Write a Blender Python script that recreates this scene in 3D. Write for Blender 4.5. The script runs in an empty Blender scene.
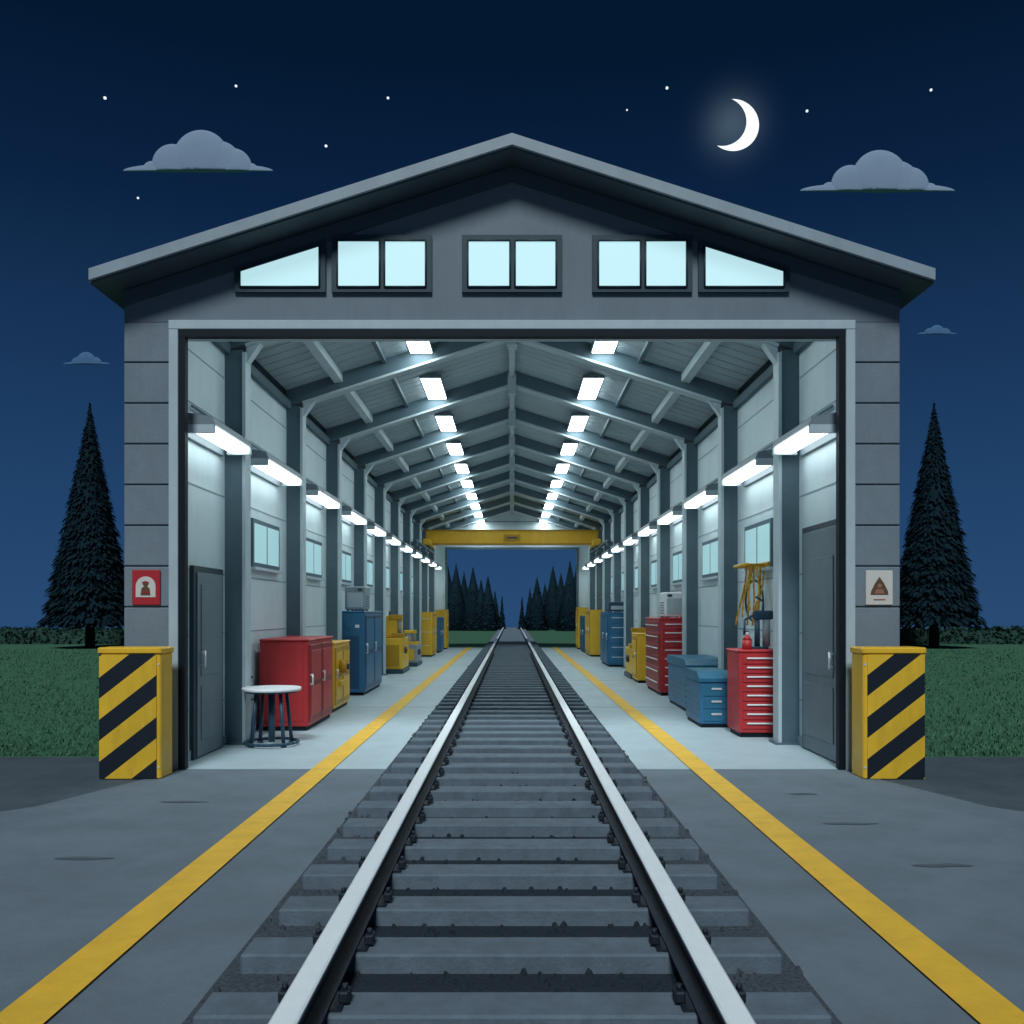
import bpy, bmesh, math, random
from mathutils import Vector, Matrix
random.seed(7)
S=bpy.context.scene
S.view_settings.view_transform='Standard'
try: S.view_settings.look='None'
except: pass
S.view_settings.exposure=0
DF=9.114
def Y(D): return D-DF
def lin(c):
    return tuple(((v/255)/12.92 if v/255<=0.04045 else ((v/255+0.055)/1.055)**2.4) for v in c)
# ---------------- materials
def mat(name,col,rough=0.6,metal=0.0,var=0.15,scale=3.0,bump=0.0,bscale=60,spec=0.4,dirt=0.0):
    m=bpy.data.materials.new(name); m.use_nodes=True
    nt=m.node_tree; n=nt.nodes; l=nt.links
    b=n['Principled BSDF']; b.inputs['Roughness'].default_value=rough; b.inputs['Metallic'].default_value=metal
    b.inputs['Specular IOR Level'].default_value=spec
    tc=n.new('ShaderNodeTexCoord')
    nz=n.new('ShaderNodeTexNoise'); nz.inputs['Scale'].default_value=scale; nz.inputs['Detail'].default_value=5
    nz.inputs['Roughness'].default_value=0.65
    l.new(tc.outputs['Object'],nz.inputs['Vector'])
    rp=n.new('ShaderNodeValToRGB'); rp.color_ramp.elements[0].position=0.3; rp.color_ramp.elements[1].position=0.7
    a=tuple(max(0,c*(1-var)) for c in col); d=tuple(min(1,c*(1+var)) for c in col)
    rp.color_ramp.elements[0].color=(*a,1); rp.color_ramp.elements[1].color=(*d,1)
    l.new(nz.outputs['Fac'],rp.inputs['Fac'])
    out=rp.outputs['Color']
    if dirt>0:
        n2=n.new('ShaderNodeTexNoise'); n2.inputs['Scale'].default_value=1.1; n2.inputs['Detail'].default_value=8; n2.inputs['Roughness'].default_value=0.75
        mp=n.new('ShaderNodeMapping'); mp.inputs['Scale'].default_value=(2.5,2.5,0.5)
        l.new(tc.outputs['Object'],mp.inputs['Vector']); l.new(mp.outputs['Vector'],n2.inputs['Vector'])
        r2=n.new('ShaderNodeValToRGB'); r2.color_ramp.elements[0].position=0.45; r2.color_ramp.elements[1].position=0.75
        r2.color_ramp.elements[0].color=(1,1,1,1); r2.color_ramp.elements[1].color=(1-dirt,1-dirt,1-dirt,1)
        l.new(n2.outputs['Fac'],r2.inputs['Fac'])
        mx=n.new('ShaderNodeMix'); mx.data_type='RGBA'; mx.blend_type='MULTIPLY'; mx.inputs[0].default_value=1
        l.new(out,mx.inputs[6]); l.new(r2.outputs['Color'],mx.inputs[7]); out=mx.outputs[2]
    l.new(out,b.inputs['Base Color'])
    if bump>0:
        nb=n.new('ShaderNodeTexNoise'); nb.inputs['Scale'].default_value=bscale; nb.inputs['Detail'].default_value=4
        l.new(tc.outputs['Object'],nb.inputs['Vector'])
        bp=n.new('ShaderNodeBump'); bp.inputs['Strength'].default_value=bump; bp.inputs['Distance'].default_value=0.01
        l.new(nb.outputs['Fac'],bp.inputs['Height']); l.new(bp.outputs['Normal'],b.inputs['Normal'])
    return m
def emis(name,col,st,samp=True):
    m=bpy.data.materials.new(name); m.use_nodes=True
    b=m.node_tree.nodes['Principled BSDF']; b.inputs['Base Color'].default_value=(*[c*0.3 for c in col],1)
    b.inputs['Roughness'].default_value=0.3
    b.inputs['Emission Color'].default_value=(*col,1); b.inputs['Emission Strength'].default_value=st
    if not samp: m.cycles.emission_sampling='NONE'
    return m
def stripe_mat():
    m=mat('hazard_stripes',(0.78,0.47,0.03),rough=0.5,var=0.08,dirt=0.3)
    nt=m.node_tree;n=nt.nodes;l=nt.links;b=n['Principled BSDF']
    src=b.inputs['Base Color'].links[0].from_socket
    tc=n.new('ShaderNodeTexCoord'); sp=n.new('ShaderNodeSeparateXYZ'); l.new(tc.outputs['Object'],sp.inputs[0])
    m1=n.new('ShaderNodeMath'); m1.operation='MULTIPLY'; m1.inputs[1].default_value=-0.78; l.new(sp.outputs['X'],m1.inputs[0])
    m2=n.new('ShaderNodeMath'); m2.operation='ADD'; l.new(m1.outputs[0],m2.inputs[0]); l.new(sp.outputs['Z'],m2.inputs[1])
    m3=n.new('ShaderNodeMath'); m3.operation='MULTIPLY_ADD'; m3.inputs[1].default_value=1/0.40; m3.inputs[2].default_value=10.02; l.new(m2.outputs[0],m3.inputs[0])
    m4=n.new('ShaderNodeMath'); m4.operation='FRACT'; l.new(m3.outputs[0],m4.inputs[0])
    m5=n.new('ShaderNodeMath'); m5.operation='GREATER_THAN'; m5.inputs[1].default_value=0.5; l.new(m4.outputs[0],m5.inputs[0])
    mx=n.new('ShaderNodeMix'); mx.data_type='RGBA'; l.new(m5.outputs[0],mx.inputs[0]); l.new(src,mx.inputs[6]); mx.inputs[7].default_value=(0.006,0.012,0.020,1)
    l.new(mx.outputs[2],b.inputs['Base Color'])
    return m
M={}
M['asph']=mat('asphalt_light',(0.145,0.19,0.225),0.85,var=0.12,scale=1.4,bump=0.5,bscale=90,dirt=0.15)
M['asphd']=mat('asphalt_dark',(0.065,0.09,0.11),0.9,var=0.2,scale=2,bump=0.5,bscale=90)
M['dark_patch']=mat('asphalt_dark_patch',(0.085,0.11,0.13),0.7,var=0.1,scale=5,bump=0.4,bscale=90)  # darker tone for the small flat blobs on the asphalt
M['floor']=mat('concrete_floor',(0.42,0.53,0.57),0.5,var=0.06,scale=1.5,bump=0.1,dirt=0.13)
M['ballast']=mat('ballast',(0.055,0.07,0.085),0.95,var=0.5,scale=45,bump=1.0,bscale=45)
M['ballastd']=mat('ballast_dark',(0.014,0.024,0.036),0.95,var=0.5,scale=45,bump=1.0,bscale=45)  # darker ballast for the strip between the rails
M['yline']=mat('yellow_floor_paint',(0.88,0.52,0.045),0.6,var=0.07,scale=6,dirt=0.22,bump=0.15)
M['sleeper']=mat('sleeper_concrete',(0.115,0.155,0.19),0.85,var=0.15,scale=9,bump=0.4,dirt=0.25)
M['steel']=mat('polished_rail_head',(0.90,0.96,0.98),0.3,metal=0.0,var=0.03,scale=12,spec=0.9)
M['rust']=mat('rail_side_steel',(0.022,0.034,0.047),0.7,metal=0.2,var=0.3,scale=12)
M['plate']=mat('tie_plate_steel',(0.015,0.024,0.034),0.6,metal=0.3)
M['grass']=mat('grass_ground',(0.045,0.14,0.075),0.95,var=0.2,scale=4,bump=0.6,bscale=30)
M['blade']=mat('grass_blades',(0.048,0.145,0.078),0.8,var=0.2,scale=1.5)
M['hedge']=mat('hedge_leaves',(0.016,0.055,0.042),0.8,var=0.4,scale=1.5)
M['pine']=mat('pine_needles',(0.006,0.019,0.027),0.9,var=0.35,scale=1.5,spec=0.1)
M['bark']=mat('pine_bark',(0.012,0.014,0.018),0.95,var=0.4,scale=6)
M['facade']=mat('facade_metal_panel',(0.145,0.188,0.218),0.6,var=0.06,scale=2,dirt=0.15,bump=0.06)
M['block']=mat('facade_blocks',(0.17,0.215,0.247),0.75,var=0.09,scale=3,dirt=0.18,bump=0.3)
M['fascia']=mat('roof_fascia',(0.28,0.345,0.385),0.5,var=0.06,dirt=0.15)
M['roof']=mat('roof_sheet',(0.055,0.085,0.105),0.6,var=0.1)
M['trim']=mat('door_frame_steel',(0.42,0.51,0.545),0.45,var=0.05,dirt=0.12)
M['black']=mat('black_seal',(0.004,0.010,0.016),0.6,var=0.1,spec=.2)
M['wframe']=mat('window_frame_dark',(0.02,0.045,0.06),0.5,var=0.1)
M['iframe']=mat('interior_window_frame',(0.06,0.12,0.15),0.5,var=0.1)
M['wall']=mat('interior_wall_panel',(0.58,0.70,0.735),0.65,var=0.04,scale=1.2,dirt=0.11)
M['joint']=mat('wall_joint',(0.27,0.35,0.38),0.7,var=0.05)
M['ceil']=mat('ceiling_sheet',(0.37,0.46,0.50),0.7,var=0.05,dirt=0.1)
M['beam']=mat('steel_frame_web_shaded',(0.085,0.14,0.17),0.55,var=0.08)  # frame faces turned from the lamps: their shade is put into the colour
M['flange']=mat('steel_frame_flange_lit',(0.46,0.56,0.60),0.55,var=0.06)  # paler frame steel: lamp light on the inner faces put into the colour
M['house']=mat('lamp_housing',(0.16,0.21,0.24),0.5,var=0.05)
M['lamp']=emis('ceiling_lamp_panel',(0.86,0.97,1.0),17)
M['tube']=emis('wall_lamp_tube',(0.86,0.97,1.0),4.8)
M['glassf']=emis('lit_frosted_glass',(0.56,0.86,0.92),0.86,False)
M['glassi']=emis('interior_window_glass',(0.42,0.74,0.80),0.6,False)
M['door']=mat('door_paint',(0.14,0.19,0.22),0.5,var=0.08,dirt=0.15)
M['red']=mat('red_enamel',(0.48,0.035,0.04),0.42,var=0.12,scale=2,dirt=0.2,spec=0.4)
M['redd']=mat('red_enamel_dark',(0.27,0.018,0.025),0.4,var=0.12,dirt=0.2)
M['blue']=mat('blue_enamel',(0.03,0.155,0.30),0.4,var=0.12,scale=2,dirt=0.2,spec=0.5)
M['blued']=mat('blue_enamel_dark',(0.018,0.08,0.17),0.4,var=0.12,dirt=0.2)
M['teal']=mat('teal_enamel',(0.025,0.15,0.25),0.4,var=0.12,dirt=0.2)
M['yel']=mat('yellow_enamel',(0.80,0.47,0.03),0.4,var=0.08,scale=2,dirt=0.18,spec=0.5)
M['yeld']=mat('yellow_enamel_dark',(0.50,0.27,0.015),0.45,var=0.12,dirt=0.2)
M['handle']=mat('chrome_handle',(0.75,0.78,0.8),0.3,metal=0.4,var=0.03)
M['grey']=mat('grey_equipment',(0.28,0.33,0.36),0.5,var=0.08,dirt=0.15)
M['white']=mat('white_laminate',(0.78,0.83,0.84),0.4,var=0.04)
M['navy']=mat('navy_steel',(0.02,0.06,0.10),0.45,var=0.1)
M['signred']=mat('sign_red',(0.42,0.02,0.03),0.5,var=0.05)
M['beige']=mat('sign_beige',(0.62,0.60,0.55),0.5,var=0.05)
M['brown']=mat('sign_brown',(0.12,0.06,0.03),0.6,var=0.1)
M['brownl']=mat('sign_brown_light',(0.30,0.15,0.10),0.6,var=0.1)
M['cloud']=mat('cloud_mist',(0.25,0.325,0.42),1.0,var=0.06,scale=0.05,spec=0)
M['cloudb']=mat('cloud_mist_distant',(0.085,0.17,0.30),1.0,var=0.1,scale=0.05,spec=0)
M['star']=emis('star_light',(0.85,0.93,1),1.0,False)
M['moon']=emis('moon_surface',(0.93,0.97,1),0.97,False)
M['hazard']=stripe_mat()
# ---------------- mesh builder
CUBE=[(-1,-1,-1),(1,-1,-1),(1,1,-1),(-1,1,-1),(-1,-1,1),(1,-1,1),(1,1,1),(-1,1,1)]
CF=[(0,3,2,1),(4,5,6,7),(0,1,5,4),(1,2,6,5),(2,3,7,6),(3,0,4,7)]
class MB:
    def __init__(s): s.bm=bmesh.new(); s.mats=[]
    def mi(s,m):
        m=M[m]
        if m not in s.mats: s.mats.append(m)
        return s.mats.index(m)
    def box(s,x0,x1,y0,y1,z0,z1,m,bev=0):
        if x0>x1:x0,x1=x1,x0
        if y0>y1:y0,y1=y1,y0
        i=s.mi(m)
        c=((x0+x1)/2,(y0+y1)/2,(z0+z1)/2); h=((x1-x0)/2,(y1-y0)/2,(z1-z0)/2)
        if bev>0 and min(h)>bev*1.05:
            g={}
            for ci,q in enumerate(CUBE):
                for ax in range(3):
                    p=[c[k]+q[k]*(h[k]-(0 if k==ax else bev)) for k in range(3)]
                    g[(ci,ax)]=s.bm.verts.new(p)
            def nf(vs):
                f=s.bm.faces.new(vs); f.material_index=i
            for f in CF:
                q=[CUBE[k] for k in f]
                ax=[a for a in range(3) if len(set(p[a] for p in q))==1][0]
                nf([g[(k,ax)] for k in f])
            for a in range(8):
                nf([g[(a,0)],g[(a,1)],g[(a,2)]])
                for b_ in range(a+1,8):
                    df=[k for k in range(3) if CUBE[a][k]!=CUBE[b_][k]]
                    if len(df)==1:
                        o=[k for k in range(3) if k!=df[0]]
                        nf([g[(a,o[0])],g[(b_,o[0])],g[(b_,o[1])],g[(a,o[1])]])
        else:
            v=[s.bm.verts.new((c[0]+q[0]*h[0],c[1]+q[1]*h[1],c[2]+q[2]*h[2])) for q in CUBE]
            for f in CF:
                s.bm.faces.new([v[k] for k in f]).material_index=i
    def prism(s,poly,axis,a0,a1,m):
        i=s.mi(m)
        def P(u,v,a):
            return {'y':(u,a,v),'x':(a,u,v),'z':(u,v,a)}[axis]
        A=[s.bm.verts.new(P(u,v,a0)) for u,v in poly]; B=[s.bm.verts.new(P(u,v,a1)) for u,v in poly]
        fs=[s.bm.faces.new(A),s.bm.faces.new(B[::-1])]
        n=len(poly)
        for k in range(n): fs.append(s.bm.faces.new((A[k],B[k],B[(k+1)%n],A[(k+1)%n])))
        for f in fs: f.material_index=i
    def sheet(s,pts,m):
        f=s.bm.faces.new([s.bm.verts.new(p) for p in pts]); f.material_index=s.mi(m)
    def cyl(s,p0,p1,r,m,r2=None,seg=14):
        i=s.mi(m); p0=Vector(p0);p1=Vector(p1);d=(p1-p0).normalized(); r2=r if r2 is None else r2
        u=d.orthogonal().normalized(); w=d.cross(u)
        A=[];B=[]
        for k in range(seg):
            t=2*math.pi*k/seg; o=u*math.cos(t)+w*math.sin(t)
            A.append(s.bm.verts.new(p0+o*r)); B.append(s.bm.verts.new(p1+o*r2))
        s.bm.faces.new(A[::-1]).material_index=i; s.bm.faces.new(B).material_index=i
        for k in range(seg):
            f=s.bm.faces.new((A[k],A[(k+1)%seg],B[(k+1)%seg],B[k])); f.material_index=i; f.smooth=True
    def tube(s,pts,r,m):
        for a,b in zip(pts,pts[1:]): s.cyl(a,b,r,m,seg=8)
    def build(s,name,parent=None,recalc=True):
        if recalc: bmesh.ops.recalc_face_normals(s.bm,faces=s.bm.faces)
        xs=[v.co for v in s.bm.verts]
        c=Vector(((min(v.x for v in xs)+max(v.x for v in xs))/2,(min(v.y for v in xs)+max(v.y for v in xs))/2,min(v.z for v in xs)))
        bmesh.ops.translate(s.bm,verts=s.bm.verts,vec=-c)
        me=bpy.data.meshes.new(name); s.bm.to_mesh(me); s.bm.free()
        for m in s.mats: me.materials.append(m)
        o=bpy.data.objects.new(name,me); S.collection.objects.link(o); o.location=c
        if parent: o.parent=parent
        return o
def empty(name):
    o=bpy.data.objects.new(name,None); S.collection.objects.link(o); return o

# ---------------- ground
b=MB()
ys=[-40,0,30,78,120,300,1500]; 
def gz(y): return 0 if y<=78 else -(y-78)*0.03
for a,c in zip(ys,ys[1:]):
    b.sheet([(-1500,a,gz(a)),(1500,a,gz(a)),(1500,c,gz(c)),(-1500,c,gz(c))],'grass')
bmesh.ops.remove_doubles(b.bm,verts=b.bm.verts,dist=0.001)
b.build('ground')
b=MB(); b.sheet([(-60,-39,.004),(60,-39,.004),(60,.8,.004),(-60,.8,.004)],'asphd'); b.build('asphalt_apron')
b=MB(); b.sheet([(-12,-38,.008),(12,-38,.008),(9,-7,.008),(3.9,-1.75,.008),(3.4,-.25,.008),(3.38,0,.008),(-3.38,0,.008),(-3.4,-.25,.008),(-3.9,-1.75,.008),(-9,-7,.008)],'asph'); b.build('driveway')
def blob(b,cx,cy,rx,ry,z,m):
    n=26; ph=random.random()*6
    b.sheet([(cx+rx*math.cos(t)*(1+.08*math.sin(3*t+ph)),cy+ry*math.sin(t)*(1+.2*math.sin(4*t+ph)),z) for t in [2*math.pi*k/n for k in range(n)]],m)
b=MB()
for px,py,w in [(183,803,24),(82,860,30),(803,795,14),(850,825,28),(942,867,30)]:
    D=1440/(py-612); blob(b,(px-512)*D/900,Y(D),w*D/900,0.035,.012,'dark_patch')
b.build('asphalt_dark_patches')

# ---------------- building
L=31.0
bd=empty('train_depot_building')
b=MB(); b.box(-3.9,-1.27,0,L,-.1,.012,'floor'); b.box(1.27,3.9,0,L,-.1,.012,'floor'); b.build('floor_slab',bd)
b=MB()
for y in [5.9,11.8,17.7,23.6,29.5]:
    for s in(-1,1): b.box(s*1.29,s*3.44,y-.006,y+.006,.011,.0135,'joint')
b.build('floor_joints',bd)
RZ=6.245; SL=0.32
def top(x): return RZ-SL*abs(x)
for s in(-1,1):
    b=MB(); b.box(s*3.45,s*3.90,.065,L,0,4.85,'wall'); b.build('side_wall_inner',bd)
    b=MB(); b.box(s*3.902,s*3.93,.36,L,0,4.84,'facade'); b.build('side_cladding',bd)
    b=MB()
    for z in [.55,1.35,2.05,2.98,3.85,4.4]:
        b.box(s*3.445,s*3.4505,.065,L,z-.008,z+.008,'joint')
    b.box(s*3.43,s*3.4505,.065,L,.012,.12,'joint')
    b.build('wall_panel_joints',bd)
for s in(-1,1):
    b=MB(); h=4.54/11
    b.box(s*3.47,s*3.925,.02,.35,0,4.54,'beam')
    for k in range(11): b.box(s*3.462,s*3.93,0,.345,k*h+.006,(k+1)*h-.006,'block',bev=.008)
    b.build('pilaster',bd)
def gable(b,y0,y1,zb,hw,m,tk=.13):
    b.prism([(-hw,zb),(hw,zb),(hw,top(hw)-tk-.003),(0,RZ-tk-.003),(-hw,top(hw)-tk-.003)],'y',y0,y1,m)
b=MB(); gable(b,.01,.35,4.541,3.93,'facade'); b.build('gable_wall',bd)
b=MB()
for s in(-1,1):
    b.prism([(0,RZ-.14),(s*3.93,top(3.93)-.14),(s*3.93,top(3.93)-.29),(0,RZ-.29)],'y',-.015,.009,'roof')
b.build('rake_trim',bd)
b=MB()
for s in(-1,1):
    b.prism([(0,RZ),(s*4.11,top(4.11)),(s*4.11,top(4.11)-.13),(0,RZ-.13)],'y',-.35,L+.35,'roof')
b.build('roof',bd)
b=MB()
for s in(-1,1):
    b.prism([(0,RZ+.0),(s*4.105,top(4.105)+.0),(s*4.105,top(4.105)-.11),(0,RZ-.11)],'y',-.39,-.352,'fascia')
b.build('fascia',bd)
b=MB()
for s in(-1,1):
    b.prism([(0,RZ-.133),(s*3.45,top(3.45)-.133),(s*3.45,top(3.45)-.15),(0,RZ-.15)],'y',.36,L-.01,'ceil')
    for k in range(0,110):
        y=.5+k*.28
        if y>L-.2: break
        b.prism([(s*.03,RZ-.151),(s*3.44,top(3.44)-.141),(s*3.44,top(3.44)-.158),(s*.03,RZ-.163)],'y',y,y+.05,'ceil')
b.build('ceiling',bd)
b=MB()
for s in(-1,1):
    b.box(s*3.365,s*3.461,-.05,.06,0,4.54,'trim',bev=.006)
    b.box(s*3.295,s*3.364,-.046,.04,0,4.445,'black')
b.box(-3.461,3.461,-.055,.36,4.448,4.541,'trim',bev=.006)
b.box(-3.364,3.364,-.048,.04,4.375,4.446,'black')
b.build('portal_frame',bd)
b=MB(); b.box(-3.90,3.90,.352,.37,4.45,4.84,'wall'); gable(b,.352,.37,4.85,3.44,'wall',.16); b.build('gable_inner_lining',bd)
def W(px): return (px-512)/98.75
def Z(py): return 1.6+(612-py)/98.75
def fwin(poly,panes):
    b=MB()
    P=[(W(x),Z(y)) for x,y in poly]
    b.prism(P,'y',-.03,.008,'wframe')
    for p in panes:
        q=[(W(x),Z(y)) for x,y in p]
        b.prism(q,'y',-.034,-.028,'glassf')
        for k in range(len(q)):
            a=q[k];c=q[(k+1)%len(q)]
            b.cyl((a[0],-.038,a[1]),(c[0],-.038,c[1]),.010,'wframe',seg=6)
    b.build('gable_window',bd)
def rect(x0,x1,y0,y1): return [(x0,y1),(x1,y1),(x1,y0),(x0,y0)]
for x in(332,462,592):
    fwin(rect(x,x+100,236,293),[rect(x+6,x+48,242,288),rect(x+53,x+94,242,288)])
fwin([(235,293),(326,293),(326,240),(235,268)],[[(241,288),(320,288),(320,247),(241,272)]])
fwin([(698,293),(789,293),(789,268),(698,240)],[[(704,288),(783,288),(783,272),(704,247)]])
b=MB()
for s in(-1,1): b.box(s*2.89,s*3.45,L-.3,L-.01,0,4.42,'wall')
b.box(-3.45,3.45,L-.3,L-.01,4.421,4.95,'wall'); gable(b,L-.3,L-.01,4.951,3.44,'wall',.16)
b.box(-2.95,2.95,L-.35,L-.301,4.36,4.46,'beam')
for s in(-1,1): b.box(s*2.85,s*2.95,L-.35,L-.301,0,4.36,'beam')
for z in(4.8,5.2,5.6): 
    hw=min(3.4,(RZ-.2-z)/SL); b.box(-hw,hw,L-.31,L-.299,z-.015,z+.015,'beam')
b.box(-3.93,3.93,L-.008,L+.02,4.42,4.84,'facade')
for s in(-1,1): b.box(s*2.89,s*3.93,L-.008,L+.02,0,4.419,'facade')
b.build('end_wall',bd)
FD=[10.9+2.95*k for k in range(10)]
for D in FD:
    y0=Y(D)-.11;y1=Y(D)+.11
    b=MB()
    for s in(-1,1):
        b.box(s*3.235,s*3.452,y0+.02,y1-.02,.012,4.75,'beam')
        b.box(s*3.195,s*3.235,y0,y1,.012,4.72,'flange')
        b.box(s*3.15,s*3.45,y0-.04,y1+.04,.012,.035,'beam')
        b.prism([(s*.0,RZ-.152),(s*3.452,top(3.452)-.152),(s*3.452,top(3.452)-.40),(0,RZ-.40)],'y',y0+.02,y1-.02,'beam')
        b.prism([(0,RZ-.40),(s*3.20,top(3.20)-.40),(s*3.20,top(3.20)-.435),(0,RZ-.435)],'y',y0,y1,'flange')
        b.prism([(s*3.195,4.72),(s*3.195,4.60),(s*3.03,top(3.03)-.436),(s*3.195,top(3.195)-.436)],'y',y0+.04,y1-.04,'flange')
    b.box(-.08,.08,y0-.005,y1+.005,RZ-.58,RZ-.2,'flange',bev=.01)
    b.build('portal_rib',bd)
b=MB()
for s in(-1,1):
    x=2.65; z=top(x)-.15
    b.prism([(s*(x-.06),z-.13),(s*(x+.06),z-.15),(s*(x+.06),z+.0-.02),(s*(x-.06),z)],'y',.4,L-.32,'flange')
    x=1.95; z=top(x)-.15
    b.prism([(s*(x-.03),z-.07),(s*(x+.03),z-.08),(s*(x+.03),z-.015),(s*(x-.03),z)],'y',.4,L-.32,'beam')
    b.box(s*3.38,s*3.449,.4,L-.32,4.70,4.82,'beam')
b.box(-.05,.05,.4,L-.32,RZ-.28,RZ-.17,'flange')
b.build('purlins',bd)
for k,D in enumerate(FD[:-1]):
    for s in(-1,1):
        b=MB(); y0=Y(D)+.95;y1=Y(D)+2.3
        b.box(s*3.41,s*3.451,y0,y1,2.2,2.84,'iframe')
        ym=(y0+y1)/2
        b.box(s*3.405,s*3.412,y0+.06,ym-.03,2.26,2.78,'glassi'); b.box(s*3.405,s*3.412,ym+.03,y1-.06,2.26,2.78,'glassi')
        b.box(s*3.37,s*3.451,y0-.03,y1+.03,2.16,2.198,'flange')
        b.build('wall_window',bd)
def door(s,D0,D1,h):
    b=MB()
    b.box(s*3.40,s*3.452,Y(D0),Y(D1),.012,h,'wframe',bev=.006)
    b.box(s*3.385,s*3.401,Y(D0)+.07,Y(D1)-.07,.03,h-.07,'door',bev=.006)
    b.box(s*3.375,s*3.386,Y(D0)+.17,Y(D1)-.17,.9,1.9 if h<2.3 else 2.2,'door',bev=.004)
    b.box(s*3.375,s*3.386,Y(D0)+.17,Y(D1)-.17,.2,.8,'door',bev=.004)
    b.cyl((s*3.33,Y(D0)+.14,1.0),(s*3.33,Y(D0)+.14,1.18),.014,'handle')
    b.cyl((s*3.33,Y(D0)+.14,1.02),(s*3.385,Y(D0)+.14,1.02),.01,'handle')
    b.cyl((s*3.33,Y(D0)+.14,1.16),(s*3.385,Y(D0)+.14,1.16),.01,'handle')
    b.build('side_door',bd)
door(-1,9.62,10.6,2.10); door(1,9.30,10.55,2.58)
b=MB(); b.box(-3.40,-3.452,Y(37.7),Y(38.9),.012,2.3,'wframe'); b.box(-3.39,-3.401,Y(37.8),Y(38.8),.03,2.2,'door'); b.build('side_door',bd)
for D in FD+[FD[-1]+2.6]:
    for s in(-1,1):
        c=Y(D)-.86
        b=MB(); z=top(1.38)-.15
        b.box(s*1.2,s*1.56,c-.73,c+.73,z-.10,z-.03,'house',bev=.01)
        b.box(s*1.22,s*1.54,c-.7,c+.7,z-.115,z-.101,'lamp')
        for yy in(c-.5,c+.5): b.cyl((s*1.38,yy,z-.05),(s*1.38,yy,z+.02),.012,'house')
        b.build('ceiling_lamp',bd)
bays=[(9.30,10.65)]+[(D+.45,D+2.35) for D in FD[:-1]]+[(37.9,39.4)]
for D0,D1 in bays:
    for s in(-1,1):
        b=MB()
        b.prism([(s*3.449,3.68),(s*3.10,3.62),(s*3.07,3.54),(s*3.449,3.54)],'y',Y(D0),Y(D1),'house')
        b.box(s*3.40,s*3.449,Y(D0),Y(D1),3.44,3.539,'house')
        b.prism([(s*3.34,3.539),(s*3.10,3.539),(s*3.11,3.465),(s*3.30,3.465)],'y',Y(D0)+.05,Y(D1)-.05,'tube')
        for q in(D0,D1-.05): b.box(s*3.08,s*3.36,Y(q),Y(q)+.05,3.455,3.54,'trim')
        b.build('wall_lamp',bd)
b=MB()
for s in(-1,1):
    b.tube([(s*3.42,.5,3.80),(s*3.42,L-.4,3.80)],.014,'joint')
    for D in FD[:-1]:
        b.tube([(s*3.42,Y(D)+.40,3.5),(s*3.42,Y(D)+.40,1.3)],.013,'joint')
        b.box(s*3.36,s*3.449,Y(D)+.33,Y(D)+.47,1.25,1.45,'grey',bev=.01)
b.build('conduits',bd)

# ---------------- crane
b=MB(); yc=Y(33.0)
b.box(-3.14,3.14,yc-.18,yc+.18,4.10,4.56,'yel',bev=.02)
b.box(-3.16,3.16,yc-.22,yc+.22,4.06,4.11,'yeld'); b.box(-3.16,3.16,yc-.22,yc+.22,4.55,4.60,'yeld')
for s in(-1,1):
    b.box(s*2.9,s*3.19,yc-.8,yc+.8,3.98,4.22,'yel',bev=.03)
    b.cyl((s*3.0,yc-.6,3.98),(s*3.1,yc-.6,3.98),.1,'navy'); b.cyl((s*3.0,yc+.6,3.98),(s*3.1,yc+.6,3.98),.1,'navy')
    for D in FD[6:9]: b.box(s*3.0,s*3.20,Y(D)-.1,Y(D)+.1,3.70,3.84,'beam',bev=.01)
    b.box(s*3.0,s*3.12,Y(FD[6])-.3,Y(FD[8])+.3,3.84,3.90,'beam')
b.box(-.3,.3,yc-.26,yc-.19,4.2,4.42,'yeld',bev=.01); b.box(-.2,.2,yc-.275,yc-.262,4.27,4.33,'navy')
b.build('overhead_crane')

# ---------------- railway track
tr=empty('railway_track')
b=MB(); 
for s in(-1,1): b.sheet([(s*.70,-14,.016),(s*1.27,-14,.016),(s*1.27,78,.016),(s*.70,78,.016)],'ballast')
b.sheet([(-.70,-14,.016),(.70,-14,.016),(.70,78,.016),(-.70,78,.016)],'ballastd'); b.build('ballast_bed',tr)
b=MB(); y=Y(4.05)-.6*14
while y<78:
    j=random.uniform(-.012,.012)
    b.box(-1.19+j,1.19+j,y-.11,y+.11,.0,.10,'sleeper',bev=.01)
    if y<22:
        for s in(-1,1):
            b.box(s*.64,s*.87,y-.08,y+.08,.0995,.112,'plate')
            for o in(-.115,.115):
                b.box(s*.755+o-.02,s*.755+o+.02,y-.035,y+.035,.112,.155,'plate',bev=.006)
                b.cyl((s*.755+o,y,.15),(s*.755+o,y,.175),.012,'plate',seg=8)
    y+=.6
b.build('sleepers',tr)
for s in(-1,1):
    b=MB(); c=s*.755
    b.prism([(c-.07,.113),(c+.07,.113),(c+.07,.123),(c+.012,.14),(c+.012,.2),(c+.046,.21),(c+.046,.235),(c-.046,.235),(c-.046,.21),(c-.012,.2),(c-.012,.14),(c-.07,.123)],'y',-14,78,'rust')
    b.prism([(c-.048,.2355),(c+.048,.2355),(c+.048,.246),(c+.040,.252),(c-.040,.252),(c-.048,.246)],'y',-14,78,'steel')
    b.build('rail',tr)
b=MB()
for k in range(5200):
    yy=-8+ (random.random()**1.7)*26; xx=random.uniform(-1.27,1.27); r=random.uniform(.010,.024)
    b.cyl((xx,yy,.012),(xx+random.uniform(-.4,.4)*r,yy+random.uniform(-.4,.4)*r,.012+r*1.3),r,'ballastd' if abs(xx)<.7 else 'ballast',r2=r*.45,seg=5)
for f in b.bm.faces: f.smooth=False
b.build('ballast_stones',tr,recalc=False)
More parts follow.
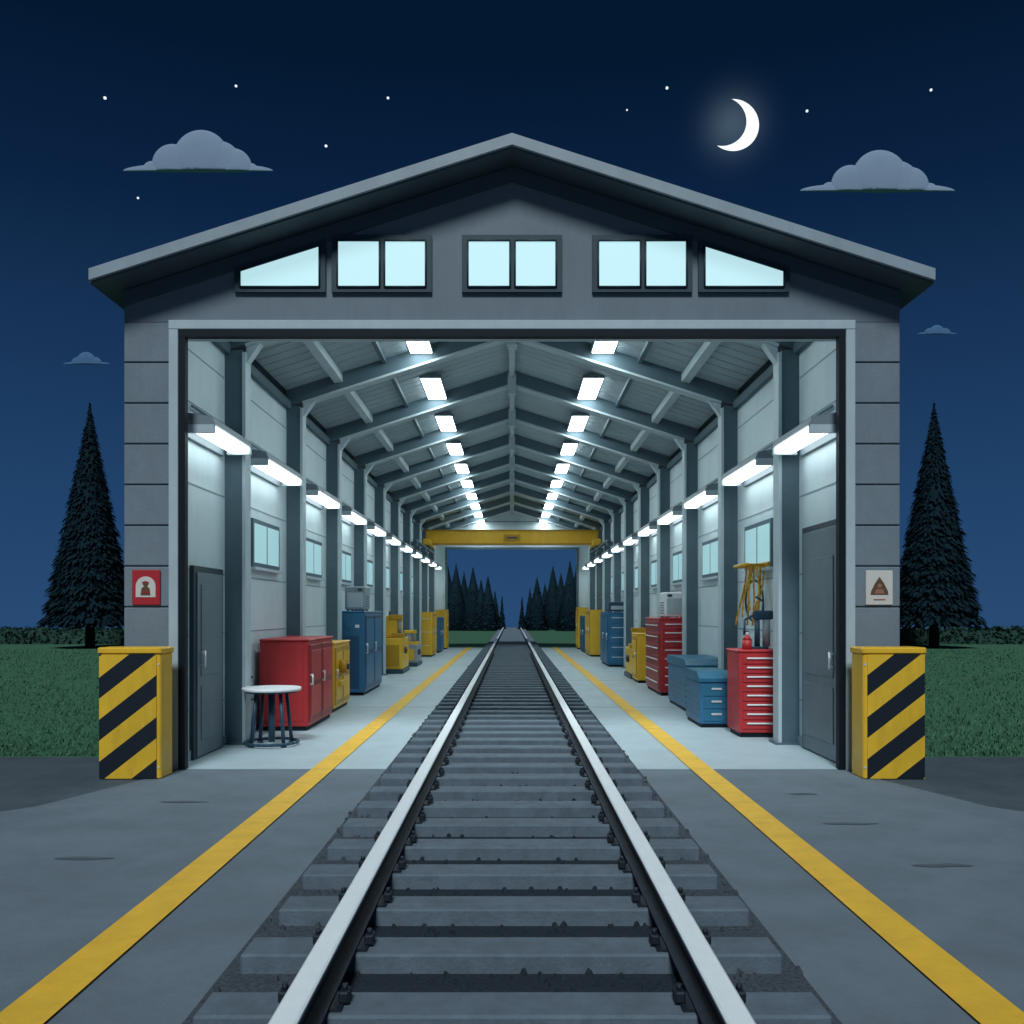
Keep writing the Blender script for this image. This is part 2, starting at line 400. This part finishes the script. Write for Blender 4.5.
for s in(-1,1):
    b=MB(); b.sheet([(s*1.80,-20,.020),(s*2.02,-20,.020),(s*2.02,L,.020),(s*1.80,L,.020)],'yline'); b.build('yellow_safety_line')

# ---------------- hazard barriers
for s in(-1,1):
    b=MB(); x0,x1=s*3.345,s*3.935
    b.box(x0,x1,Y(8.575),Y(8.87),.008,1.20,'yel',bev=.012)
    b.box(min(x0,x1)-.012,max(x0,x1)+.012,Y(8.56),Y(8.885),1.20,1.262,'yel',bev=.012)
    b.box(s*3.385,s*3.93,Y(8.565),Y(8.578),.014,1.195,'hazard')
    for zz in(.12,1.1): b.cyl((s*3.365,Y(8.577),zz),(s*3.365,Y(8.570),zz),.012,'handle',seg=8)
    b.build('hazard_barrier')
# ---------------- signs
def disc(b,cx,cz,r,y0,y1,m,rz=None,n=24):
    rz=rz or r
    b.prism([(cx+r*math.cos(t),cz+rz*math.sin(t)) for t in [2*math.pi*k/n for k in range(n)]],'y',y0,y1,m)
b=MB(); b.box(-3.84,-3.555,-.022,-.002,1.67,2.025,'signred',bev=.006)
b.prism([(-3.80,1.75),(-3.60,1.75),(-3.60,1.86)]+[(-3.70+.1*math.cos(t),1.86+.1*math.sin(t)) for t in [k*math.pi/12 for k in range(1,12)]]+[(-3.80,1.86)],'y',-.026,-.021,'beige')
disc(b,-3.70,1.885,.028,-.030,-.0255,'brown'); b.prism([(-3.75,1.77),(-3.65,1.77),(-3.66,1.84),(-3.68,1.855),(-3.72,1.855),(-3.74,1.84)],'y',-.030,-.0255,'brown')
b.box(-3.735,-3.665,-.032,-.030,1.895,1.905,'signred'); disc(b,-3.715,1.80,.012,-.033,-.0295,'signred'); disc(b,-3.685,1.80,.012,-.033,-.0295,'signred')
b.build('red_warning_sign')
b=MB(); b.box(3.575,3.85,-.022,-.002,1.67,2.02,'beige',bev=.006)
cx=3.712
b.prism([(cx-.09,1.775),(cx+.09,1.775),(cx+.085,1.81),(cx+.045,1.89),(cx+.0,1.955),(cx-.045,1.89),(cx-.085,1.81)],'y',-.026,-.021,'brown')
disc(b,cx,1.865,.022,-.029,-.0255,'brownl'); b.prism([(cx-.05,1.785),(cx+.05,1.785),(cx+.035,1.83),(cx-.035,1.83)],'y',-.029,-.0255,'brownl')
b.box(cx-.06,cx+.06,-.026,-.021,1.72,1.732,'brownl')
b.build('notice_sign')

# ---------------- cabinets
def cabinet(name,s,xi,xo,D0,D1,h,m,md,drawers=0,sdoors=0,sdrawers=0,extra=None,hm='handle',z0=.012):
    b=MB(); x0,x1=s*xi,s*xo; y0,y1=Y(D0),Y(D1)
    b.box(s*(xi+.03),s*(xo-.03),y0+.03,y1-.03,z0,.08,'black')
    b.box(x0,x1,y0,y1,.07,h-.03,m,bev=.012)
    b.box(s*(xi-.015),s*(xo+.0),y0-.015,y1+.015,h-.032,h,m,bev=.01)
    w0,w1=min(x0,x1)+.045,max(x0,x1)-.045
    if drawers:
        hh=(h-.18)/drawers
        for k in range(drawers):
            za=.11+k*hh; b.box(w0,w1,y0-.014,y0+.002,za+.012,za+hh-.006,m,bev=.005)
            b.box(w0+.05,w1-.05,y0-.036,y0-.022,za+hh*.62,za+hh*.62+.02,hm,bev=.004)
            for q in(w0+.07,w1-.09): b.box(q,q+.02,y0-.024,y0-.012,za+hh*.62,za+hh*.62+.02,hm)
    if sdoors:
        ww=(y1-y0-.08)/sdoors
        for k in range(sdoors):
            ya=y0+.04+k*ww
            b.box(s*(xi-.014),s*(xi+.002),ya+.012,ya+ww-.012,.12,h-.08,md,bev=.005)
            b.box(s*(xi-.022),s*(xi-.013),ya+.07,ya+ww-.07,.2,h*.48,m,bev=.004)
            b.box(s*(xi-.022),s*(xi-.013),ya+.07,ya+ww-.07,h*.54,h-.16,m,bev=.004)
            b.cyl((s*(xi-.045),ya+.045,h*.5),(s*(xi-.045),ya+.045,h*.62),.011,hm,seg=8)
            b.box(s*(xi-.046),s*(xi-.012),ya+.037,ya+.053,h*.5,h*.5+.02,hm); b.box(s*(xi-.046),s*(xi-.012),ya+.037,ya+.053,h*.6,h*.62,hm)
    if sdrawers:
        hh=(h-.18)/sdrawers
        for k in range(sdrawers):
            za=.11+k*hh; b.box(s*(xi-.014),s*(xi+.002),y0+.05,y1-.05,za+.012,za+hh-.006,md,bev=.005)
            b.box(s*(xi-.036),s*(xi-.02),y0+.15,y1-.15,za+hh*.6,za+hh*.6+.02,hm,bev=.004)
    if extra: extra(b,x0,x1,y0,y1,h)
    return b.build(name)
cabinet('red_storage_cabinet',-1,2.72,3.37,12.0,13.62,1.24,'red','redd',sdoors=2,extra=lambda b,x0,x1,y0,y1,h:(b.box(-3.33,-2.78,y0-.01,y0+.002,.14,h-.08,'red',bev=.005)))
def yx(b,x0,x1,y0,y1,h):
    b.cyl((-2.80,y0+.4,.72),(-2.66,y0+.4,.72),.11,'yeld'); b.cyl((-2.66,y0+.4,.72),(-2.63,y0+.4,.72),.05,'navy')
    b.box(-2.86,-2.72,y0+.2,y0+.6,.42,.5,'yel',bev=.01)
cabinet('yellow_tool_cabinet',-1,2.80,3.18,14.15,15.5,1.12,'yel','yeld',sdoors=2,extra=yx)
def bx(b,x0,x1,y0,y1,h):
    b.box(-3.15,-3.05,y0-.012,y0+.002,1.25,1.40,'teal',bev=.004); b.box(-2.98,-2.90,y0-.012,y0+.002,1.3,1.36,'white')
    b.box(-3.36,-2.90,y0-.01,y0+.002,.14,1.15,'blued',bev=.004)
cabinet('blue_tool_cabinet',-1,2.80,3.44,17.1,19.3,1.62,'blue','blued',sdoors=2,extra=bx)
def unit(name,s,xi,xo,D0,D1,z0,z1,m='grey'):
    b=MB(); b.box(s*xi,s*xo,Y(D0),Y(D1),z0+.02,z1,m,bev=.02)
    for a in(xi+.05,xo-.05):
        for d in(D0+.05,D1-.05): b.cyl((s*a,Y(d),z0),(s*a,Y(d),z0+.03),.02,'black',seg=8)
    b.box(s*(xi+.04),s*(xo-.04),Y(D0)-.008,Y(D0)+.003,z0+.07,z1-.12,'trim',bev=.003)
    b.box(s*(xi+.05),s*(xi+.14),Y(D0)-.015,Y(D0)-.004,z1-.09,z1-.04,'navy')
    for k in range(5): b.box(s*(xi-.006),s*(xi+.003),Y(D0)+.08,Y(D1)-.08,z0+.08+k*.05,z0+.10+k*.05,'beam')
    return b.build(name)
unit('grey_control_unit',-1,2.86,3.25,17.5,18.1,1.62,2.1)
def machine(name,s,xi,xo,D0,D1,h,m='yel',md='yeld'):
    b=MB(); y0,y1=Y(D0),Y(D1)
    b.box(s*xi,s*xo,y0,y1,.012,.12,'navy',bev=.01)
    b.box(s*(xi+.03),s*(xo-.02),y0+.04,y1-.04,.12,h*.62,m,bev=.02)
    b.box(s*(xi+.18),s*(xo-.02),y0+.25,y1-.1,h*.62,h,m,bev=.03)
    b.box(s*(xi+.0),s*(xi+.3),y0+.1,y0+.5,h*.62,h*.70,md,bev=.01)
    b.cyl((s*(xi+.12),y0+.3,h*.70),(s*(xi+.12),y0+.3,h*.95),.05,'grey'); b.box(s*(xi+.05),s*(xi+.4),y0+.22,y0+.38,h*.93,h*1.02,md,bev=.01)
    b.cyl((s*(xi-.03),y0+.6,h*.4),(s*(xi+.04),y0+.6,h*.4),.09,'navy'); b.cyl((s*(xi-.05),y0+.6,h*.4),(s*(xi-.03),y0+.6,h*.4),.03,'red')
    b.box(s*(xi+.1),s*(xo-.1),y0+.03,y0+.045,.2,h*.5,md,bev=.004)
    b.cyl((s*(xi+.4),y0+.5,h),(s*(xi+.4),y0+.5,h+.12),.03,'navy')
    return b.build(name)
machine('yellow_drill_machine',-1,2.80,3.40,23.1,24.7,1.50)
machine('yellow_workshop_machine',-1,2.75,3.15,26.1,27.6,1.05,'grey','yel')
cabinet('yellow_locker',-1,2.82,3.42,31.9,33.6,1.60,'yel','yeld',sdoors=2,drawers=3)
cabinet('blue_locker',-1,2.80,3.42,35.0,36.8,1.40,'blue','blued',sdoors=2)
cabinet('yellow_locker',-1,2.78,3.3,38.2,39.4,1.7,'yel','yeld',sdoors=1)
cabinet('red_drawer_chest',1,2.87,3.44,11.38,12.0,1.12,'red','redd',drawers=8,hm='white')
cabinet('red_drawer_chest',1,2.80,3.44,17.05,18.8,1.49,'red','redd',drawers=8,sdrawers=6,hm='white')
unit('white_control_unit',1,2.92,3.3,17.2,17.8,1.49,1.98,'white')
def bin_(name,s,xi,xo,D0,D1,h,m,md):
    b=MB(); y0,y1=Y(D0),Y(D1)
    b.box(s*(xi+.02),s*(xo-.02),y0+.02,y1-.02,.012,.07,'black')
    b.box(s*xi,s*xo,y0,y1,.06,h-.14,m,bev=.015)
    lo,hi=(y0-.02,y1+.02)
    b.prism([(lo,h-.14),(hi,h-.14),(hi,h-.02),(hi-.06,h),(lo+.16,h),(lo,h-.09)],'x',s*(xi-.02),s*(xo+.0),md)
    hh=(h-.26)/3
    w0,w1=min(s*xi,s*xo)+.05,max(s*xi,s*xo)-.05
    for k in range(3):
        b.box(w0,w1,y0-.012,y0+.002,.09+k*hh+.01,.09+(k+1)*hh-.008,md,bev=.004)
        c=(w0+w1)/2; b.box(c-.07,c+.07,y0-.028,y0-.01,.09+k*hh+hh*.55,.09+k*hh+hh*.7,'handle',bev=.003)
    for k in range(4): b.box(s*(xi-.008),s*(xi+.002),y0+.08,y1-.08,.15+k*.09,.18+k*.09,md)
    return b.build(name)
bin_('blue_parts_bin',1,2.58,3.03,12.35,13.35,.78,'blue','teal')
bin_('blue_parts_bin',1,2.76,3.42,14.2,15.9,.85,'blue','teal')
machine('yellow_generator',1,2.80,3.42,21.2,22.5,1.2)
cabinet('yellow_tool_cabinet',1,2.80,3.42,20.1,21.0,1.12,'yel','yeld',sdoors=1)
cabinet('blue_tool_cabinet',1,2.78,3.42,26.0,28.2,1.60,'blue','blued',sdoors=2,drawers=5)
unit('grey_control_unit',1,2.85,3.3,26.3,27.1,1.60,1.9,'navy')
cabinet('yellow_locker',1,2.78,3.42,32.0,34.1,1.68,'yel','yeld',sdoors=2)
cabinet('grey_locker',1,2.8,3.42,35.0,36.9,1.45,'teal','blued',sdoors=2)
cabinet('yellow_locker',1,2.80,3.3,38.2,39.4,1.8,'yel','yeld',sdoors=1)
b=MB(); x,y=3.03,Y(11.6)
b.cyl((x,y,1.12),(x,y,1.24),.065,'red'); b.cyl((x,y,1.24),(x,y,1.30),.065,'red',r2=.02); b.cyl((x,y,1.30),(x,y,1.34),.02,'handle'); b.box(x-.05,x+.02,y-.015,y+.015,1.335,1.355,'black',bev=.004)
b.build('red_spray_bottle')
b=MB(); x,y=3.20,Y(11.75)
b.box(x-.09,x+.13,y-.08,y+.08,1.12,1.15,'navy',bev=.006); b.cyl((x,y,1.15),(x,y,1.52),.035,'navy'); b.box(x-.05,x+.2,y-.05,y+.05,1.5,1.62,'navy',bev=.015)
b.cyl((x+.12,y,1.15),(x+.12,y,1.50),.05,'grey'); b.tube([(x-.05,y,1.56),(x-.16,y,1.5),(x-.17,y,1.3)],.015,'navy'); b.tube([(x+.08,y,1.62),(x+.08,y,1.74),(x-.02,y,1.80)],.014,'navy')
b.build('pump_stand')
b=MB(); ya=Y(12.05)
b.box(3.38,3.449,ya-.15,ya+.75,2.20,2.27,'yeld',bev=.01); b.box(3.12,3.44,ya-.02,ya+.02,2.21,2.25,'yeld',bev=.005); b.box(3.12,3.44,ya+.55,ya+.6,2.21,2.25,'yeld',bev=.005)
b.cyl((3.14,ya-.05,2.24),(3.14,ya+.65,2.24),.02,'yel')
for k in range(8):
    q=k/7; xt=3.14+.26*q; xb=xt-.12+.04*(k%3)
    pts=[(xt+(xb-xt)*t+.02*math.sin(t*5+k),ya+.02*k*(1-t)+.01,2.24-.82*t*(1-.12*(k%3))) for t in [i/7 for i in range(8)]]
    b.tube(pts,.013,'yel' if k%3 else 'yeld')
b.tube([(3.30+.12*math.cos(t),ya+.2,1.75+.28*math.sin(t)) for t in [i*math.pi/8 for i in range(17)]],.014,'navy')
b.build('hose_rack')
b=MB(); cx,cy=-2.87,Y(10.75)
b.cyl((cx,cy,.665),(cx,cy,.70),.345,'white',seg=40); b.cyl((cx,cy,.645),(cx,cy,.665),.31,'navy',seg=40)
for k in range(4):
    t=math.pi/4+k*math.pi/2; b.cyl((cx+.2*math.cos(t),cy+.2*math.sin(t),.65),(cx+.27*math.cos(t),cy+.27*math.sin(t),.03),.022,'navy')
    b.cyl((cx+.27*math.cos(t),cy+.27*math.sin(t),.012),(cx+.27*math.cos(t),cy+.27*math.sin(t),.035),.035,'navy')
b.tube([(cx+.31*math.cos(t),cy+.31*math.sin(t),.05) for t in [i*2*math.pi/24 for i in range(25)]],.018,'navy')
b.cyl((cx,cy,.05),(cx,cy,.65),.04,'navy')
b.build('round_work_table')
b=MB(); x,y=-3.33,Y(11.3)
b.cyl((x,y,.012),(x,y,.5),.10,'grey',r2=.115,seg=24); b.cyl((x,y,.5),(x,y,.53),.12,'beam',seg=24); b.cyl((x+.02,y,.53),(x+.04,y,.78),.012,'grey'); b.box(x-.02,x+.1,y-.02,y+.02,.77,.80,'grey',bev=.005)
b.build('floor_ash_bin')

# ---------------- trees
def needles(b,cx,cy,z0,H,R,n,m,sz):
    i=b.mi(m); bm=b.bm
    for k in range(n):
        u=1-math.sqrt(random.random()*0.999+.001)
        if random.random()<.12: u=random.random()
        t=random.random()*2*math.pi
        tier=.95+.07*((u*15)%1.0<.5)*(1-u)
        R0=R*(1-u)**.95*tier
        r=R0*(.45+.5*random.random()**.5)
        p=Vector((cx+r*math.cos(t),cy+r*math.sin(t),z0+u*H))
        d=Vector((math.cos(t),math.sin(t),-.8+random.uniform(-.25,.25))).normalized()
        sd=Vector((-math.sin(t),math.cos(t),random.uniform(-.4,.4))).normalized()
        s=sz*random.uniform(.6,1.1)*(.4+.6*(1-u))
        v=[bm.verts.new(p-d*s*.6-sd*s*.35),bm.verts.new(p-d*s*.6+sd*s*.35),bm.verts.new(p+d*s*.3+sd*s*.2),bm.verts.new(p+d*s*.65),bm.verts.new(p+d*s*.3-sd*s*.2)]
        bm.faces.new(v).material_index=i
def pine(name,x,D,H,R,zb,n):
    b=MB(); y=Y(D)
    b.cyl((x,y,-.05),(x,y,H*.97),.22,'bark',r2=.02,seg=10)
    for k in range(46):
        u=random.random()**1.3*.93; t=random.random()*6.28; z=zb+u*(H-zb); r=R*(1-u)*.8
        b.cyl((x,y,z),(x+r*math.cos(t),y+r*math.sin(t),z-.2*r),.035*(1-u)+.01,'bark',r2=.006,seg=5)
    b.cyl((x,y,zb+.05),(x,y,H*.97),R*.86,'pine',r2=.02,seg=15)
    needles(b,x,y,zb,H-zb,R,n,'pine',.32)
    b.cyl((x,y,H*.86),(x,y,H+.08),.18,'pine',r2=.005,seg=7)
    return b.build(name,recalc=False)
pine('pine_tree',(90-512)*40/900,40,10.85,2.12,1.0,9500)
pine('pine_tree',(934-512)*40/900,40,10.85,2.12,1.0,9500)
b=MB()
tops=[(440,558),(447,562),(456,564),(464,573),(473,567),(481,580),(488,576),(495,592),(502,598),(522,599),(530,590),(537,577),(545,584),(553,566),(561,573),(570,562),(578,560),(586,556),(428,560),(596,562)]
for px,py in tops:
    D=random.uniform(76,84); x=(px-512)*D/900; H=1.6+(612-py)*D/900
    if abs(x)<.8: continue
    R=max(.8,H*.24)
    if abs(x)-R<.9: R=max(.3,abs(x)-.9)
    b.cyl((x,Y(D),-.3),(x,Y(D),H),R*.97,'pine',r2=.02,seg=9); needles(b,x,Y(D),0,H+.1,R,350,'pine',.45)
b.build('distant_pine_trees',recalc=False)
for s in(-1,1):
    b=MB(); i=b.mi('hedge'); b.box(s*5.5,s*60,Y(44.6),Y(45.9),-.1,.68,'hedge')
    for k in range(9000):
        p=Vector((s*random.uniform(5.3,34),Y(44.4)+random.random()*1.7,random.uniform(0,.8)+.07*math.sin(k)));
        a=Vector([random.uniform(-1,1) for _ in range(3)]).normalized()*.11; c=a.cross(Vector((random.random(),random.random(),1))).normalized()*.08
        f=b.bm.faces.new([b.bm.verts.new(p-a),b.bm.verts.new(p+c),b.bm.verts.new(p+a),b.bm.verts.new(p-c)]); f.material_index=i
    b.build('hedge',recalc=False)
b=MB(); i=b.mi('blade')
for k in range(24000):
    s=random.choice((-1,1)); D=9.98+28*random.random()**1.6; x=s*random.uniform(3.97,max(4.5,D*.62)); h=random.uniform(.02,.05)*(1+D/40); w=.006+.0007*D
    t=random.random()*3.14; dx,dy=math.cos(t)*w,math.sin(t)*w; l=random.uniform(-.03,.03)
    f=b.bm.faces.new([b.bm.verts.new((x-dx,Y(D)-dy,0)),b.bm.verts.new((x+dx,Y(D)+dy,0)),b.bm.verts.new((x+l,Y(D)+l,h))]); f.material_index=i
b.build('grass',recalc=False)

# ---------------- sky things
def sp(px,py,D): return Vector(((px-512)*D/900,Y(D),1.6+(612-py)*D/900))
def ico(b,c,rx,ry,rz,sub,i,smooth=True):
    t=bmesh.new(); bmesh.ops.create_icosphere(t,subdivisions=sub,radius=1)
    t.verts.ensure_lookup_table(); vs=[b.bm.verts.new((v.co.x*rx+c.x,v.co.y*ry+c.y,v.co.z*rz+c.z)) for v in t.verts]
    for f in t.faces:
        g=b.bm.faces.new([vs[v.index] for v in f.verts]); g.material_index=i; g.smooth=smooth
    t.free()
def cloud(x0,x1,yb,puffs,D,m):
    b=MB(); i=b.mi(m); k=D/900; base=sp(0,yb,D).z
    for px,py,r in puffs: ico(b,sp(px,py,D),r*k,r*k*.16,r*k,4,i)
    w=x1-x0
    ico(b,sp((x0+x1)/2,yb,D),w/2*k,w*.014*k,w*.055*k,5,i)
    for v in b.bm.verts:
        if v.co.z<base: v.co.z=base-(base-v.co.z)*.02
    b.build('cloud',recalc=False)
cloud(123,273,171,[(201,158,28),(172,164,20),(232,168,20),(219,163,22),(152,171,10),(250,172,9)],500,'cloud')
cloud(800,955,191,[(880,178,28),(851,185,20),(910,186,19),(898,182,21),(830,191,9),(930,191,8)],500,'cloud')
cloud(63,110,364,[(86,362,10),(78,364,7),(95,364,7)],700,'cloudb')
cloud(917,957,334,[(937,333,8),(930,334,6),(945,334,6)],700,'cloudb')
b=MB(); i=b.mi('star')
for px,py,r in [(105,98,1.7),(236,86,1.4),(388,98,1.4),(326,146,1.5),(138,198,1.2),(627,110,1.0),(667,88,1.6),(807,111,1.5),(931,90,1.5)]:
    ico(b,sp(px,py,900),r,r,r,1,i)
b.build('stars')
D=880;k=D/900
def circ_int(c0,r0,c1,r1):
    d=math.dist(c0,c1); a=(r0*r0-r1*r1+d*d)/(2*d); h=math.sqrt(r0*r0-a*a)
    ux,uy=(c1[0]-c0[0])/d,(c1[1]-c0[1])/d; mx,my=c0[0]+a*ux,c0[1]+a*uy
    return (mx-h*uy,my+h*ux),(mx+h*uy,my-h*ux)
c0,r0,c1,r1=(733,125),26,(722,121.5),24.5
A,B=circ_int(c0,r0,c1,r1)
def ang(c,p): return math.atan2(p[1]-c[1],p[0]-c[0])
def arc(c,r,a,bb,n):
    return [(c[0]+r*math.cos(a+(bb-a)*i/n),c[1]+r*math.sin(a+(bb-a)*i/n)) for i in range(n+1)]
if A[1]>B[1]: A,B=B,A
a0,a1=ang(c0,A),ang(c0,B)
if a1<a0: a1+=2*math.pi
o=arc(c0,r0,a0,a1,40)
b0,b1=ang(c1,A),ang(c1,B)
if b1<b0: b1+=2*math.pi
inn=arc(c1,r1,b0,b1,40)
b=MB(); i=b.mi('moon')
vo=[b.bm.verts.new(sp(x,y,D)) for x,y in o]; vi=[b.bm.verts.new(sp(x,y,D)) for x,y in inn]
for q in range(40):
    f=b.bm.faces.new([vo[q],vo[q+1],vi[q+1],vi[q]]); f.material_index=i
b.build('moon',recalc=False)
# ---------------- world
w=bpy.data.worlds.new("World"); S.world=w; w.use_nodes=True
n=w.node_tree.nodes; l=w.node_tree.links; bg=n['Background']
tc=n.new('ShaderNodeTexCoord'); sx=n.new('ShaderNodeSeparateXYZ'); l.new(tc.outputs['Generated'],sx.inputs[0])
rp=n.new('ShaderNodeValToRGB'); cr=rp.color_ramp
st=[(0,(40,74,115)),(.10,(34,68,108)),(.25,(25,54,90)),(.40,(11,35,66)),(.52,(4,24,48))]
cr.elements[0].position=0; cr.elements[0].color=(*lin(st[0][1]),1)
cr.elements[1].position=.52; cr.elements[1].color=(*lin(st[4][1]),1)
for p,c in st[1:4]:
    e=cr.elements.new(p); e.color=(*lin(c),1)
l.new(sx.outputs['Z'],rp.inputs['Fac'])
md=Vector((221/900,1,487/900)).normalized()
nm=n.new('ShaderNodeVectorMath'); nm.operation='NORMALIZE'; l.new(tc.outputs['Generated'],nm.inputs[0])
dt=n.new('ShaderNodeVectorMath'); dt.operation='DOT_PRODUCT'; l.new(nm.outputs[0],dt.inputs[0]); dt.inputs[1].default_value=md
mx0=n.new('ShaderNodeMath'); mx0.operation='MAXIMUM'; mx0.inputs[1].default_value=0; l.new(dt.outputs['Value'],mx0.inputs[0])
pw=n.new('ShaderNodeMath'); pw.operation='POWER'; pw.inputs[1].default_value=3600; l.new(mx0.outputs[0],pw.inputs[0])
gl=n.new('ShaderNodeMix'); gl.data_type='RGBA'; gl.blend_type='ADD'; l.new(pw.outputs[0],gl.inputs[0]); l.new(rp.outputs['Color'],gl.inputs[6]); gl.inputs[7].default_value=(.05,.075,.09,1)
l.new(gl.outputs[2],bg.inputs['Color']); bg.inputs['Strength'].default_value=1.0
sd=bpy.data.lights.new('front_fill_sun','SUN'); sd.energy=2.55; sd.angle=math.radians(14); sd.color=(.86,.95,1)  # unseen fill sun added behind the camera to light facade and ground
so=bpy.data.objects.new('front_fill_sun',sd); S.collection.objects.link(so)
so.rotation_euler=Vector((.10,1,-1.05)).to_track_quat('-Z','Y').to_euler()
cd=bpy.data.cameras.new('camera'); cd.sensor_width=36; cd.lens=36*900/1024; cd.shift_y=100/1024; cd.clip_end=6000; cd.clip_start=.05
co=bpy.data.objects.new('camera',cd); S.collection.objects.link(co); co.location=(0,-DF,1.6); co.rotation_euler=(math.radians(90),0,0)
S.camera=co
